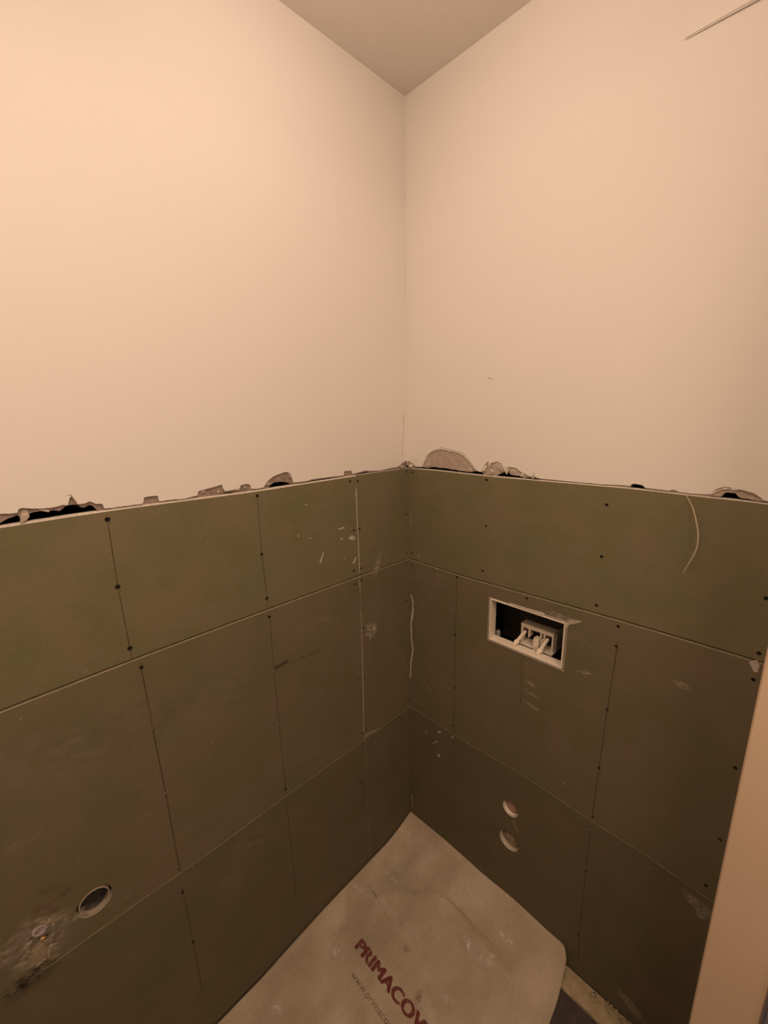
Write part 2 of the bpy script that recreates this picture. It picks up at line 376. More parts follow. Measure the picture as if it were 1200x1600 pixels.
def board(wall, u0, u1, ftop, fbot, screws, parent, mat='board', cut=(), chamfer=0.0026, label=None, edge='seam_edge', gap=GAP, tg=None, under=0.0024):
    """a board between u0 and u1; screws = [(px, py, radius, filled)] ; every screw hole is a real hole"""
    N = 14; us = [u0+(u1-u0)*i/N for i in range(N+1)]
    tg = gap if tg is None else tg
    front_top = [(u, ftop(u)-tg-chamfer) for u in us]
    bot = [(u, fbot(u)+gap+under) for u in us]
    holes = []; sc = []
    for s in screws:
        px, py, r, filled = (*s, .0037, 0)[:4] if len(s) == 2 else (*s, 0)[:4] if len(s) == 3 else s
        u, z = on(wall, px, py); u = min(max(u, u0+r+.001), u1-r-.001)
        holes.append(circle(u, z, r, 12)); sc.append((u, z, r, filled))
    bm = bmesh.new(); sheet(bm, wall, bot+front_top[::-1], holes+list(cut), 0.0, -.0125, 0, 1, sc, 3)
    prev = None     # chamfered top edge
    for u in us:
        zt = ftop(u)-tg
        q = [bm.verts.new(W(wall, u, z, n)) for z, n in ((zt-chamfer, 0), (zt, -chamfer*.9), (zt, -.0125), (zt-chamfer, -.0125))]
        if prev:
            for i in range(3): bm.faces.new([prev[i], prev[i+1], q[i+1], q[i]]).material_index = 2
        prev = q
    prev = None     # bevelled lower edge
    for u in us:
        zb = fbot(u)+gap
        q = [bm.verts.new(W(wall, u, z, n)) for z, n in ((zb+under, 0), (zb, -under), (zb, -.0125), (zb+under, -.0125))]
        if prev:
            for i in range(3): bm.faces.new([prev[i], prev[i+1], q[i+1], q[i]]).material_index = 0
        prev = q
    o = link('plasterboard_panel', bm, [mat, 'gypsum', edge, 'shaded_hole'], parent)
    if label: o['label'] = label
    for u, z, r, filled in sc:
        b2 = bmesh.new()
        if filled:
            lathe(b2, wall, u, z, [(0, -.0008), (r*.55, -.0008), (r*.95, -.0030), (r*.95, -.012)], 12, 0)
        else:
            lathe(b2, wall, u, z, [(0, -.0066), (r*.30, -.0066), (r*.34, -.0052), (r*.98, -.0046), (r*.98, -.012)], 12, 0)
        q = link('screw', b2, 'gypsum' if filled else 'screw_steel', o)
        if filled: q['label'] = 'screw head dabbed over with pale filler'
    return o
floorL = lambda u: 0.006
US = on('L', 562, 900)[0]
B = .0050; A = .0042; D = .0038; T = .0033
bLA = board('L', US+GAP/2, LEN, TL, S1L, [(168, 812, B, 0), (184, 917, B, 0), (203, 1013, B, 0), (402, 775, A, 0), (409, 866, A, 0), (417, 935, A, 0), (547, 752, D, 0), (553, 829, D, 0), (553, 892, D, 0)], WL, chamfer=.0035, edge='gypsum', tg=0)
bLB = board('L', -.0, US-GAP/2, TL, S1L, [(557, 752, D, 0), (562, 826, D, 0), (564, 888, D, 0), (635, 737, D, 0), (635, 804, T, 0), (635, 863, T, 0)], WL, chamfer=.001, edge='gypsum', tg=0)
holeP = on('L', 148, 1408); holeF = on('L', 63, 1470)
cutP = circle(holeP[0], holeP[1], .0325, 28)
cutF = ragged(onp('L', [(44, 1476), (47, 1456), (66, 1440), (79, 1438), (86, 1448), (80, 1470), (76, 1492), (62, 1506), (50, 1504), (44, 1490), (44, 1476)]), .006, .0012)[:-1]
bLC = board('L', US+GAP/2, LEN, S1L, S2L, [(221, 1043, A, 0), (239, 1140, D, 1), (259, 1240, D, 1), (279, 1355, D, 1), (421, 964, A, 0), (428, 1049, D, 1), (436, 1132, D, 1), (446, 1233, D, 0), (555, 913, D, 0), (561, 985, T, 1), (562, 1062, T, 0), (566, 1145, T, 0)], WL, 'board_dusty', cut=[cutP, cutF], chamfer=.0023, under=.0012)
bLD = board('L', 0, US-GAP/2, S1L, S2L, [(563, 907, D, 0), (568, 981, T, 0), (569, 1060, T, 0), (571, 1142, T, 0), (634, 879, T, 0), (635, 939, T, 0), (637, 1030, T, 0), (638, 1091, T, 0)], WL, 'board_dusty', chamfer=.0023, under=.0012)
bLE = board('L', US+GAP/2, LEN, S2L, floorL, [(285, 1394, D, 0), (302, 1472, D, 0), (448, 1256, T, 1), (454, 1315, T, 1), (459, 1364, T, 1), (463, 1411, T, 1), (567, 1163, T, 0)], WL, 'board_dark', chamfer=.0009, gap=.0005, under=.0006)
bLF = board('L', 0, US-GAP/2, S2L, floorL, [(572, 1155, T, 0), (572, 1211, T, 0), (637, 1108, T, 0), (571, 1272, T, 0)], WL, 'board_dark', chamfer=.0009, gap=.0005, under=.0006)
RW = WID
bRA = board('R', -.0124, RW-.002, TR, S1R, [(645, 738, T, 0), (641.5, 807, T, 0), (643, 864, T, 0), (760, 750, D, 0), (759, 822, T, 0), (754, 892, D, 0), (948, 789, D, 0), (940, 870, D, 0), (932, 946, D, 0), (1197, 935, D, 0), (1186, 1021, D, 0)], WR, chamfer=.0022, edge='gypsum', tg=0)
CU0, CU1, CZ0, CZ1 = 0.3312, 0.5582, 0.9888, 1.1300     # service opening
cutC = [(CU0, CZ0), (CU1, CZ0), (CU1, CZ1-.003), (CU0, CZ1)]
hU = on('R', 797.5, 1264); hD = on('R', 795.5, 1313.5)
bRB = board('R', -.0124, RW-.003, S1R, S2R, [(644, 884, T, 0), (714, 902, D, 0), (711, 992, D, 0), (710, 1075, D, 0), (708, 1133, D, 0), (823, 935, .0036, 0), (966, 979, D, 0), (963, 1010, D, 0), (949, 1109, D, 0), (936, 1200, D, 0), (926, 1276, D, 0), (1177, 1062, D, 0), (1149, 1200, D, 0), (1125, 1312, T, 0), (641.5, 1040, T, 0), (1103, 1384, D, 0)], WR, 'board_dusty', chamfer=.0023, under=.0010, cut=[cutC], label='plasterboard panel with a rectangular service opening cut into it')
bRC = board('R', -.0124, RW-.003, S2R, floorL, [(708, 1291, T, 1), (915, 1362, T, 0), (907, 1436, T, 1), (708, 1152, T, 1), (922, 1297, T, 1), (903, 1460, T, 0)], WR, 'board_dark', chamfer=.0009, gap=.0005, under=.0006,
            cut=[circle(hU[0], hU[1], .0270, 28), circle(hD[0], hD[1], .0345, 28)], label='plasterboard panel with two round pipe holes')
# pencil lines over the studs
def pencil(wall, pts, parent, wid=.0013): streak(wall, pts, wid, 'pencil', parent, 'pencil_line', .0004, .25, .01)
pencil('L', [(168, 812), (184, 917), (203, 1013), (207, 1031)], bLA); pencil('L', [(402, 775), (409, 866), (417, 935), (419, 951)], bLA)
pencil('L', [(219, 1034), (239, 1140), (259, 1240), (281, 1362)], bLC, .0017); pencil('L', [(421, 960), (428, 1049), (436, 1131), (447, 1240)], bLC)
pencil('L', [(283, 1380), (294, 1432), (306, 1495), (317, 1555)], bLE); pencil('L', [(447, 1248), (454, 1315), (459, 1364), (463, 1411)], bLE, .0011)
pencil('R', [(714, 902), (711, 992), (710, 1075), (708, 1146)], bRB); pencil('R', [(966, 1000), (949, 1109), (936, 1200), (925, 1280)], bRB, .0016)
pencil('R', [(816, 1024), (815, 1060), (813, 1106)], bRB, .0011)
pencil('R', [(708, 1153), (708, 1230), (708, 1291)], bRC, .0010); pencil('R', [(923, 1290), (915, 1362), (907, 1440), (903, 1500)], bRC, .0012)

# filler streaks along the vertical joint and in the corner
streak('L', [(556, 762), (559, 830), (562, 895)], .0034, 'filler', bLA, 'plaster_smear', .0008, .5)
streak('L', [(562, 905), (563, 930)], .0030, 'filler', bLD, 'plaster_smear', .0008, .5)
streak('L', [(564, 955), (565, 985), (567, 1060), (568, 1145)], .0024, 'filler', bLD, 'plaster_smear', .0008, .5)
streak('L', [(568, 1152), (575, 1147), (583, 1143), (590, 1139)], .0032, 'filler', bLF, 'plaster_smear', .0010, .4)
streak('R', [(642, 928), (645, 940), (645, 955), (642, 975), (643, 1000), (645, 1015), (642, 1035), (641, 1060)], .0075, 'filler', bRB, 'plaster_smear', .0016, .45)
streak('R', [(641.5, 800), (641.5, 812), (641.5, 822)], .006, 'seam_edge', bRA, 'plaster_smear', .0006, .3)
streak('R', [(641.5, 1090), (650, 1096), (661, 1102)], .0022, 'seam_edge', bRB, 'plaster_smear', .0008, .4)
streak('R', [(643, 1240), (645, 1262)], .0030, 'filler', bRC, 'plaster_smear', .0008, .6)
for pts, par in (([(528, 826), (538, 823), (538, 825), (530, 828)], bLA), ([(544, 842), (549, 836), (554, 838), (555, 843), (550, 844)], bLA), ([(532, 840), (536, 841), (535, 843), (532, 843)], bLA),
                 ([(499, 879), (505, 862), (506, 864), (501, 880)], bLA), ([(476, 788), (480, 787), (480, 790)], bLA), ([(551, 880), (556, 869), (557, 872), (553, 881)], bLA), ([(466, 835), (468, 838), (465, 839)], bLA), ([(481, 840), (487, 840), (486, 842)], bLA), ([(537, 874), (539, 872), (538, 875)], bLA)):
    blob('L', pts, 'filler', par, n=.0006)
for pts in ([(684, 1142), (689, 1142), (689, 1145), (685, 1146)], [(680, 1158), (684, 1158), (683, 1161)], [(676, 1161), (679, 1160), (678, 1163)], [(684, 1179), (687, 1178), (688, 1183), (685, 1183)], [(705, 1150), (709, 1152), (707, 1154)], [(664, 1143), (666, 1141), (666, 1146)]):
    blob('R', pts, 'filler', bRC, n=.0006)
for pts in ([(653, 868), (656, 866), (655, 869)], [(681, 888), (684, 888), (683, 890)], [(1170, 1034), (1184, 1030), (1187, 1040), (1184, 1050), (1178, 1050)], [(882, 974), (893, 968), (910, 971), (897, 975), (889, 976), (886, 984)]):
    blob('R', pts, 'filler', bRB, n=.0012)
# dust, scuffs and stains, each its own film on its board
for wall, px, py, rx, ry, mat, par, ang in (
    ('L', 600, 790, .06, .10, 'dust_smudge', bLB, .3), ('L', 600, 860, .07, .07, 'dust_smudge', bLB, 0), ('L', 590, 880, .02, .05, 'plaster_dust', bLB, .4),
    ('L', 610, 960, .06, .09, 'dust_smudge', bLD, 0), ('L', 580, 985, .035, .04, 'plaster_dust', bLD, 0), ('L', 500, 980, .12, .08, 'dust_smudge', bLC, .2), ('L', 480, 1180, .12, .04, 'dust_smudge', bLC, .3),
    ('L', 590, 1120, .06, .05, 'dust_smudge', bLD, 0), ('L', 595, 1170, .05, .06, 'dust_smudge', bLF, 0), ('L', 400, 1310, .10, .05, 'dust_smudge', bLE, .3), ('L', 360, 1375, .08, .05, 'dust_smudge', bLE, 0),
    ('L', 100, 1060 + 120, .25, .10, 'dust_smudge', bLC, .1), ('L', 300, 1100, .22, .09, 'dust_smudge', bLC, .1), ('L', 60, 1300, .14, .06, 'dust_smudge', bLC, 0), ('L', 215, 1280, .07, .04, 'dust_smudge', bLC, 0), ('L', 205, 1390, .07, .02, 'dust_smudge', bLC, .1),
    ('L', 62, 1472, .055, .075, 'plaster_dust', bLC, .2), ('L', 92, 1445, .06, .018, 'plaster_dust', bLC, .15), ('L', 25, 1480, .05, .035, 'plaster_dust', bLC, 0), ('L', 110, 1462, .03, .03, 'dust_smudge', bLC, .2), ('L', 80, 1405, .04, .035, 'brown_stain', bLC, 0),
    ('L', 48, 1528, .05, .022, 'dark_smudge', bLC, 0), ('L', 60, 1530, .06, .02, 'brown_stain', bLC, 0),
    ('L', 563, 1222, .014, .007, 'dark_smudge', bLF, .6), ('L', 582, 1375 - 30, .02, .01, 'dark_smudge', bLF, .5),
    ('R', 660, 950, .05, .13, 'dust_smudge', bRB, 0), ('R', 690, 900, .05, .05, 'dust_smudge', bRB, 0), ('R', 665, 930, .03, .06, 'dust_smudge', bRB, .4), ('R', 670, 1070, .04, .05, 'dust_smudge', bRB, 0),
    ('R', 828, 1068, .026, .009, 'light_scuff', bRB, -.15), ('R', 832, 1085, .028, .008, 'light_scuff', bRB, -.15), ('R', 832, 1104, .026, .010, 'light_scuff', bRB, -.1), ('R', 912, 1050, .025, .006, 'light_scuff', bRB, .3), ('R', 903, 1060, .03, .006, 'dust_smudge', bRB, .3),
    ('R', 965, 1165, .018, .022, 'dust_smudge', bRB, .4), ('R', 1005, 1155, .022, .018, 'dust_smudge', bRB, 0), ('R', 1036, 1168, .02, .016, 'dust_smudge', bRB, 0), ('R', 880, 1222, .012, .006, 'light_scuff', bRB, -.8),
    ('R', 900, 1000, .05, .03, 'dust_smudge', bRB, 0), ('R', 805, 1290, .006, .03, 'light_scuff', bRC, .35), ('R', 898, 1268, .03, .01, 'dust_smudge', bRB, -.6), ('R', 1065, 1070, .02, .01, 'light_scuff', bRB, 0),
    ('R', 1085, 1410, .035, .020, 'light_scuff', bRC, -.5), ('R', 1100, 1425, .02, .03, 'plaster_dust', bRC, 0), ('R', 930, 1520, .04, .02, 'dust_smudge', bRC, 0), ('R', 985, 1570, .05, .02, 'light_scuff', bRC, -.5), ('R', 880, 965, .05, .01, 'plaster_dust', bRB, 0)):
    q = patch(wall, px, py, rx, ry, mat, par, 'dark_smudge' if mat == 'dark_smudge' else 'stain' if mat == 'brown_stain' else 'dust_smudge', ang)
# faded maker's print on the left middle board: broken dark bars too worn to read
bm = bmesh.new()
pA, pB = on('L', 429, 1047), on('L', 454, 1033); slope = (pB[1]-pA[1])/(pA[0]-pB[0])
x = 0.0
while x < .040:
    wd = random.uniform(.0012, .0038); u = pA[0]-.002-x; z = pA[1]+slope*x
    h0 = random.uniform(-.001, .001)
    sheet(bm, 'L', [(u-wd, z+.000+h0), (u, z+h0), (u, z+.010+h0), (u-wd, z+.011+h0)], (), .0004, .0)
    x += wd+random.uniform(.0003, .0010)
pA, pB = on('L', 455, 1037), on('L', 503, 1014); n_ = 26
for i in range(n_):
    if i % 7 == 6: continue
    t = i/n_; u = pA[0]+(pB[0]-pA[0])*t; z = pA[1]+(pB[1]-pA[1])*t; sheet(bm, 'L', [(u-.0020, z), (u, z), (u, z+.0035), (u-.0022, z+.0040)], (), .0004, .0)
MT['faded_ink'] = simple('faded_ink', (0.050, 0.040, 0.024), 0.9, (0.10, 0.08, 0.05), 120)
link('faded_print', bm, 'faded_ink', bLC)['label'] = 'faded dark print too worn to read'

# torn plaster: loose chunks and flakes along the broken edge, all held by their wall
def chunks(wall, parent, spec, mat):
    for px, py, sx, sz, n in spec:
        u, z = on(wall, px, py); c = W(wall, u, z, n); bm = bmesh.new()
        chunk(bm, c, (.006, sx, sz) if wall == 'L' else (sx, .006, sz), 16)
        link('plaster_chunk', bm, mat, parent)
chunks('L', WL, [(632, 724, .006, .012, -.001), (628, 729, .008, .006, .000), (420, 757, .008, .006, -.004), (318, 768, .008, .007, -.006), (341, 766, .010, .008, -.006), (453, 742, .006, .012, -.003), (544, 740, .008, .006, -.006), (384, 763, .008, .008, -.006), (38, 806, .012, .010, -.004), (70, 797, .010, .003, -.004)], 'mortar')
chunks('R', WR, [(641, 728, .010, .010, -.001), (637, 722, .005, .012, .000), (758, 731, .008, .014, -.001), (767, 735, .012, .010, .000), (779, 729, .016, .014, -.003), (789, 734, .012, .012, -.003), (765, 726, .006, .010, .001), (802, 736, .016, .008, -.004), (815, 742, .008, .007, -.002), (833, 744, .004, .008, .000), (667, 727, .008, .007, -.003), (735, 733, .010, .006, -.003)], 'gypsum')
# hairline crack running up the corner, and crack under a lifted flake
def crack(wall, pts, parent, wid=.0012): streak(wall, pts, wid, 'cracked', parent, 'crack', .0004, .5, .004)
simple('cracked', (0.30, 0.22, 0.15), 0.95)
crack('L', [(631, 643), (629.5, 655), (631, 662), (630, 680), (629.5, 695), (628.5, 714)], WL, .0011); crack('L', [(630, 652), (631.5, 664)], WL, .0012)
crack('L', [(105, 774), (110, 773), (114, 779), (121, 788)], WL, .0026); crack('L', [(444, 740), (445, 748), (446, 755)], WL, .002)
crack('L', [(360, 767), (372, 764), (385, 766 - 4)], WL, .0012)
crack('R', [(1112, 769), (1120, 765), (1134, 761), (1144, 763)], WR, .0022); crack('R', [(1146, 765), (1160, 766), (1176, 771), (1190, 779)], WR, .0020)
crack('R', [(762, 590), (770, 593)], WR, .0014); crack('R', [(687, 699), (700, 702), (723, 708), (732, 719), (741, 730)], WR, .0016); crack('R', [(667, 712), (676, 705), (687, 700)], WR, .0014)

# door jamb (reveal of the side wall's doorway) with its rounded edge
bm = bmesh.new(); box(bm, WID-.0035, WID+.0905, -JAMB-.012, -JAMB, -.012, 2.36, .0022)
J = struct('trim_1', bm, 'jamb')
bm = bmesh.new(); box(bm, WID+.0905, WID+.125, -JAMB-.020, -JAMB+.0, -.012, 2.36, .004); link('metal_strip', bm, 'grey_blue', J)['label'] = 'bluish grey strip at the outer edge of the jamb'
bm = bmesh.new(); box(bm, WID-.0035, WID+.10, -DOOR2, -DOOR2+.012, -.012, 2.36, .0025); struct('trim_2', bm, 'jamb')

# ------------------------------------------------------------------ floor: dark tiles, mortar strip, debris
for i in range(3):
    for j in range(4):
        x0 = .004+i*.312; y1 = -.064-j*.36
        bm = bmesh.new(); box(bm, x0, min(x0+.309, WID-.002), max(y1-.357, -LEN+.002), y1, -.012, .0, .0012); link('tile', bm, 'tile', FLOOR)
bm = bmesh.new(); N = 60; prev = None
for i in range(N+1):
    x = .001+(WID-.003)*i/N; e = -.0625+random.uniform(-.0015, .0015)
    q = [bm.verts.new(p) for p in ((x, e, -.012), (x, e+.002, .003), (x, -.03, .0045+random.uniform(-.001, .001)), (x, -.001, .004), (x, -.001, -.012))]
    if prev:
        for k in range(4): bm.faces.new([prev[k], prev[k+1], q[k+1], q[k]])
    prev = q
link('mortar_strip', bm, 'mortar_strip', FLOOR)['label'] = 'pale strip of bare mortar along the wall'
bm = bmesh.new()
for i in range(90):
    t = random.random()**.6; x = .68+t*.24; s = random.uniform(.002, .008)
    chunk(bm, (x, -random.uniform(.002, .022), .006+random.uniform(0, .006)), (s, s, s*.8), 9)
o = link('plaster_crumbs', bm, 'mortar_strip', FLOOR); o['kind'] = 'stuff'

# ------------------------------------------------------------------ floor covering paper, curling up the walls
edgeL = sorted([(-on('L', x, y, .004)[0], on('L', x, y, .004)[1]) for x, y in ((345, 1600), (430, 1504), (500, 1426), (560, 1363), (605, 1316), (625, 1293), (636, 1280), (641, 1268))])
edgeR = sorted([on('R', x, y, .003) for x, y in ((641, 1268), (700, 1317), (760, 1371), (805, 1411), (850, 1452), (880, 1477), (893, 1491))])
def interp(tab, v):
    if v <= tab[0][0]: return tab[0][1]
    for a, b_ in zip(tab[:-1], tab[1:]):
        if v <= b_[0]: return a[1]+(b_[1]-a[1])*(v-a[0])/(b_[0]-a[0]+1e-9)
    return tab[-1][1]
def right_edge(y):
    tab = [(-1.3, .70), (-.40, .680), (-.158, .664), (-.10, .661), (-.05, .655), (-.02, .650), (-.006, .640), (-.001, .630)]
    return interp(tab, y)
BASE = .0035
def paper_z(x, y):
    zl = max(interp(edgeL, y), .006); zr = interp(edgeR, x)
    d1, d2 = max(x, 0), max(-y, 0)
    a = math.exp(-(d1/.035)**1.2); b_ = math.exp(-(d2/.055)**1.5)
    z = BASE+(zl-BASE)*a*(1-b_)+(zr-BASE)*b_
    # creases: one parallel to the wall, one diagonal
    def ridge(ax, ay, bx, by, wd, h):
        vx, vy = bx-ax, by-ay; L2 = vx*vx+vy*vy; t = ((x-ax)*vx+(y-ay)*vy)/L2
        tt = min(max(t, 0), 1); dx, dy = x-ax-tt*vx, y-ay-tt*vy
        return h*math.exp(-(dx*dx+dy*dy)/(wd*wd))*(.3+.7*math.sin(math.pi*min(max(t, .02), .98)))
    z += ridge(*RA, .012, .0075)+ridge(*RB, .020, .008)+ridge(*RC, .015, .006)+ridge(*RD, .02, .004)+ridge(*RE, .006, .003)
    z += .0007*math.sin(x*31+y*17)*math.sin(y*23-x*11)
    return z
RA = (*on_floor(690, 1404)[:2], *on_floor(800, 1530)[:2]); RB = (*on_floor(765, 1398)[:2], *on_floor(870, 1500)[:2])
RE = (*on_floor(688, 1402)[:2], *on_floor(745, 1452)[:2]); RC = (*on_floor(640, 1330)[:2], *on_floor(760, 1440)[:2]); RD = (*on_floor(560, 1400)[:2], *on_floor(690, 1400)[:2])
ys = [-.0015, -.004, -.008, -.013, -.02, -.028, -.037, -.047]+[-.047-i*.011 for i in range(1, 115)]
bm = bmesh.new(); rows = []; NX = 84
for y in ys:
    xr = right_edge(y); row = []
    for i in range(NX+1):
        t = i/NX; x = .004+(xr-.004)*(t**1.25*.6+t*.4); row.append(bm.verts.new((x, y, paper_z(x, y))))
    rows.append(row)
for a, b_ in zip(rows[:-1], rows[1:]):
    for i in range(NX): bm.faces.new([a[i], a[i+1], b_[i+1], b_[i]])
ext = bmesh.ops.extrude_face_region(bm, geom=bm.faces[:]); bmesh.ops.translate(bm, vec=(0, 0, .0012), verts=[v for v in ext['geom'] if isinstance(v, bmesh.types.BMVert)])
PAPER = empty('floor_protection_sheet', (.33, -.6, 0), 'brown floor protection paper with red lettering, curling up at the corner', 'floor covering')
link('paper_sheet', bm, 'paper', PAPER, smooth=True)
def glyphs(txt, offset=0.0, space=1.0):
    c = bpy.data.curves.new('lettering', 'FONT'); c.body = txt; c.offset = offset; c.space_character = space; c.resolution_u = 6
    o = bpy.data.objects.new('lettering', c); COL.objects.link(o); bpy.context.view_layer.update()
    me = bpy.data.meshes.new_from_object(o.evaluated_get(bpy.context.evaluated_depsgraph_get()))
    bpy.data.objects.remove(o); return me
def lettering(full, measured, bold, space, p0, p1, ptop, mat, name, label):
    """p0 = foot of the first letter, p1 = foot line at the end of the measured letters, ptop = head of the first letter (pixels)"""
    m0 = glyphs(measured, 0, space); xs = [v.co.x for v in m0.vertices]
    x0, wdt = min(xs)-bold, max(xs)-min(xs)+2*bold; cap = max(v.co.y for v in glyphs(full[0], 0, space).vertices)
    A_ = on_floor(*p0, .006); ex = (on_floor(*p1, .006)-A_)/wdt; tp = on_floor(*ptop, .006)-A_
    exn = ex.normalized(); ey = Vector((-exn.y, exn.x, 0)); ey = ey*(tp.dot(ey))/cap
    me = glyphs(full, 0, space); b2 = bmesh.new()
    shifts = [(0, 0)] if not bold else [(-bold, 0), (-bold*.33, 0), (bold*.33, 0), (bold, 0), (0, bold*.55), (0, -bold*.45)]
    for k, (sx, sy) in enumerate(shifts):
        b3 = bmesh.new(); b3.from_mesh(me); bmesh.ops.triangulate(b3, faces=b3.faces)
        for v in b3.verts:
            q = A_+ex*(v.co.x-x0+sx)+ey*(v.co.y+sy); v.co = Vector((q.x, q.y, paper_z(q.x, q.y)+.0012+.0004+k*.00001))
        tmp = bpy.data.meshes.new('tmp'); b3.to_mesh(tmp); b3.free(); b2.from_mesh(tmp); bpy.data.meshes.remove(tmp)
    link(name, b2, mat, PAPER)['label'] = label
def paper_film(px, py, rx, ry, mat, ang, name='dust_smudge'):
    c = on_floor(px, py, .006); b2 = bmesh.new(); lay = b2.verts.layers.float.new('cover'); seg = 22
    put = lambda x, y: b2.verts.new((x, y, paper_z(x, y)+.0012+.0006))
    v0 = put(c.x, c.y); v0[lay] = 1; prev = [v0]; ca, sa = math.cos(ang), math.sin(ang)
    for s_, a_ in ((.3, 1), (.65, .6), (1, 0)):
        ring = []
        for k in range(seg):
            x = rx*s_*math.cos(2*math.pi*k/seg); y = ry*s_*math.sin(2*math.pi*k/seg); v = put(c.x+x*ca-y*sa, c.y+x*sa+y*ca); v[lay] = a_; ring.append(v)
        for k in range(seg):
            k2 = (k+1) % seg; b2.faces.new([prev[0], ring[k], ring[k2]] if len(prev) == 1 else [prev[k], ring[k], ring[k2], prev[k2]])
        prev = ring
    link(name, b2, mat, PAPER)
smudge_mat('paper_scuff', (0.72, 0.65, 0.54), 1.3, 60); smudge_mat('paper_stain', (0.26, 0.19, 0.125), 0.8, 70)
for q in ((628, 1362, .05, .010, 'paper_scuff', .2), (612, 1372, .05, .007, 'paper_scuff', .1), (560, 1392, .03, .02, 'paper_scuff', .7), (585, 1398, .05, .006, 'paper_stain', -.2), (735, 1480, .05, .02, 'paper_scuff', -.4), (790, 1470, .06, .012, 'paper_scuff', .1), (636, 1483, .016, .012, 'paper_stain', 0),
          (760, 1500, .04, .03, 'paper_scuff', .3), (655, 1555, .012, .02, 'paper_stain', .5), (700, 1560, .05, .02, 'paper_scuff', 0), (430, 1580, .03, .03, 'paper_scuff', 0), (530, 1490, .035, .025, 'paper_scuff', .4)):
    paper_film(*q, name='dust_smudge' if q[4] == 'paper_scuff' else 'stain')
def crease(pts, wid=.0022):
    P = [on_floor(x, y, .008) for x, y in pts]; b2 = bmesh.new(); pr = None; fine = []
    for a, b_ in zip(P[:-1], P[1:]): fine += [a.lerp(b_, i/6) for i in range(6)]
    fine.append(P[-1])
    for i, p in enumerate(fine):
        d = (fine[min(i+1, len(fine)-1)]-fine[max(i-1, 0)]).normalized(); h = wid/2*math.sin(math.pi*(i+.5)/len(fine))*random.uniform(.6, 1.2)
        q = [b2.verts.new((p.x-d.y*h*s_, p.y+d.x*h*s_, paper_z(p.x-d.y*h*s_, p.y+d.x*h*s_)+.0017)) for s_ in (1, -1)]
        if pr: b2.faces.new([pr[0], pr[1], q[1], q[0]])
        pr = q
    link('crease', b2, 'crease_brown', PAPER)
simple('crease_brown', (0.22, 0.155, 0.10), 0.9)
crease([(690, 1402), (704, 1409), (718, 1423), (730, 1437), (742, 1449)]); crease([(742, 1449), (760, 1465), (780, 1485)], .0012)
lettering('PRIMACOVER', 'PRIMACO', .060, 1.04, (553.5, 1479), (641, 1596.5), (562.5, 1462), 'red_ink', 'printed_lettering', 'large dark red printed capitals')
lettering('www.primacover.com', 'www.primaco', .0, 1.02, (547.5, 1524), (603.5, 1602), (551, 1517.5), 'grey_ink', 'printed_lettering', 'small grey printed web address')

# ------------------------------------------------------------------ things in and on the walls
# service opening: sleeve frame, bracket, two levers, clip
T0 = empty('flush_service_box', W('R', (CU0+CU1)/2, CZ0, 0), 'cream plastic sleeve with two levers set in the opening of the right wall', 'service opening')
g = .0010; a0, a1, c0, c1 = CU0+g, CU1-g, CZ0+g, CZ1-.003-g; t = .0040; DEP = -.030
bm = bmesh.new()
for (u0, u1, z0, z1) in ((a0, a1, c0, c0+t), (a0, a1, c1-t, c1), (a0, a0+t, c0+t, c1-t), (a1-t, a1, c0+t, c1-t)): wbox(bm, 'R', u0, u1, z0, z1, DEP, .0028, .0008)
link('sleeve_frame', bm, 'white_plastic', T0)
bm = bmesh.new(); e = .0030     # thin outer rim standing just clear of the sleeve
for (u0, u1, z0, z1) in ((a0-e-.0014, a1+e+.0014, c0-e-.0014, c0-e), (a0-e-.0014, a0-e, c0-e, c1+e), (a1+e, a1+e+.0014, c0-e, c1+e), (a0+.06, a1+e, c1+e, c1+e+.0014)): wbox(bm, 'R', u0, u1, z0, z1, 0, .0022, .0003)
link('outer_rim', bm, 'gypsum', T0)
bm = bmesh.new(); blob_pts = [(788, 943.5), (803, 947), (824, 954), (849, 962), (852, 960), (848, 957.5), (815, 948), (800, 943)]
P = onp('R', blob_pts); sheet(bm, 'R', [(u, z+.0006) for u, z in P], (), .0024, 0); link('plaster_lump', bm, 'gypsum', T0)
# dark cistern body behind, with a faint pipe
bm = bmesh.new(); wbox(bm, 'R', CU0-.03, CU1+.03, CZ0-.05, CZ1+.04, -.165, -.125, .01)
link('cistern_body', bm, 'dark_plastic', T0)
bm = bmesh.new(); tube(bm, [W('R', CU0+.005, 1.115, -.10), W('R', CU0+.05, 1.10, -.10), W('R', CU0+.10, 1.07, -.105), W('R', CU0+.15, 1.06, -.12)], .006, 10); link('hose', bm, 'dark_plastic', T0, smooth=True)
bm = bmesh.new(); wbox(bm, 'R', CU0-.004, CU0+.008, CZ0-.016, CZ0+.010, -.060, -.045, .003); link('clamp', bm, 'grey_plastic', T0)
# bracket
NB = -.052
def pb(x, y, n=NB): return on('R', x, y, n)
uL, zT = pb(814, 973); uR, _ = pb(866, 989); zB = pb(822, 1004)[1]
BR = []
bm = bmesh.new()
wbox(bm, 'R', uL, uR, zT-.007, zT, NB-.034, NB, .0012)                     # top plate
wbox(bm, 'R', uL+.001, uR-.001, zT-.012, zT-.007, NB-.030, NB-.002, .0008)
wbox(bm, 'R', uL+.002, uR+.002, zB-.006, zB-.002, NB-.034, NB+.010, .0008)    # bottom plate
zq = zT-.012
for uu, wd, dp in ((uL+.001, .005, 1), (uL+.024, .004, .55), (uL+(uR-uL)*.60, .0035, .35), (uR-.030, .004, .6), (uR-.006, .005, 1)):
    wbox(bm, 'R', uu, uu+wd, zq-(zq-zB+.003)*dp, zq, NB-.026, NB-.001, .0007)
link('bracket', bm, 'white_plastic', T0)
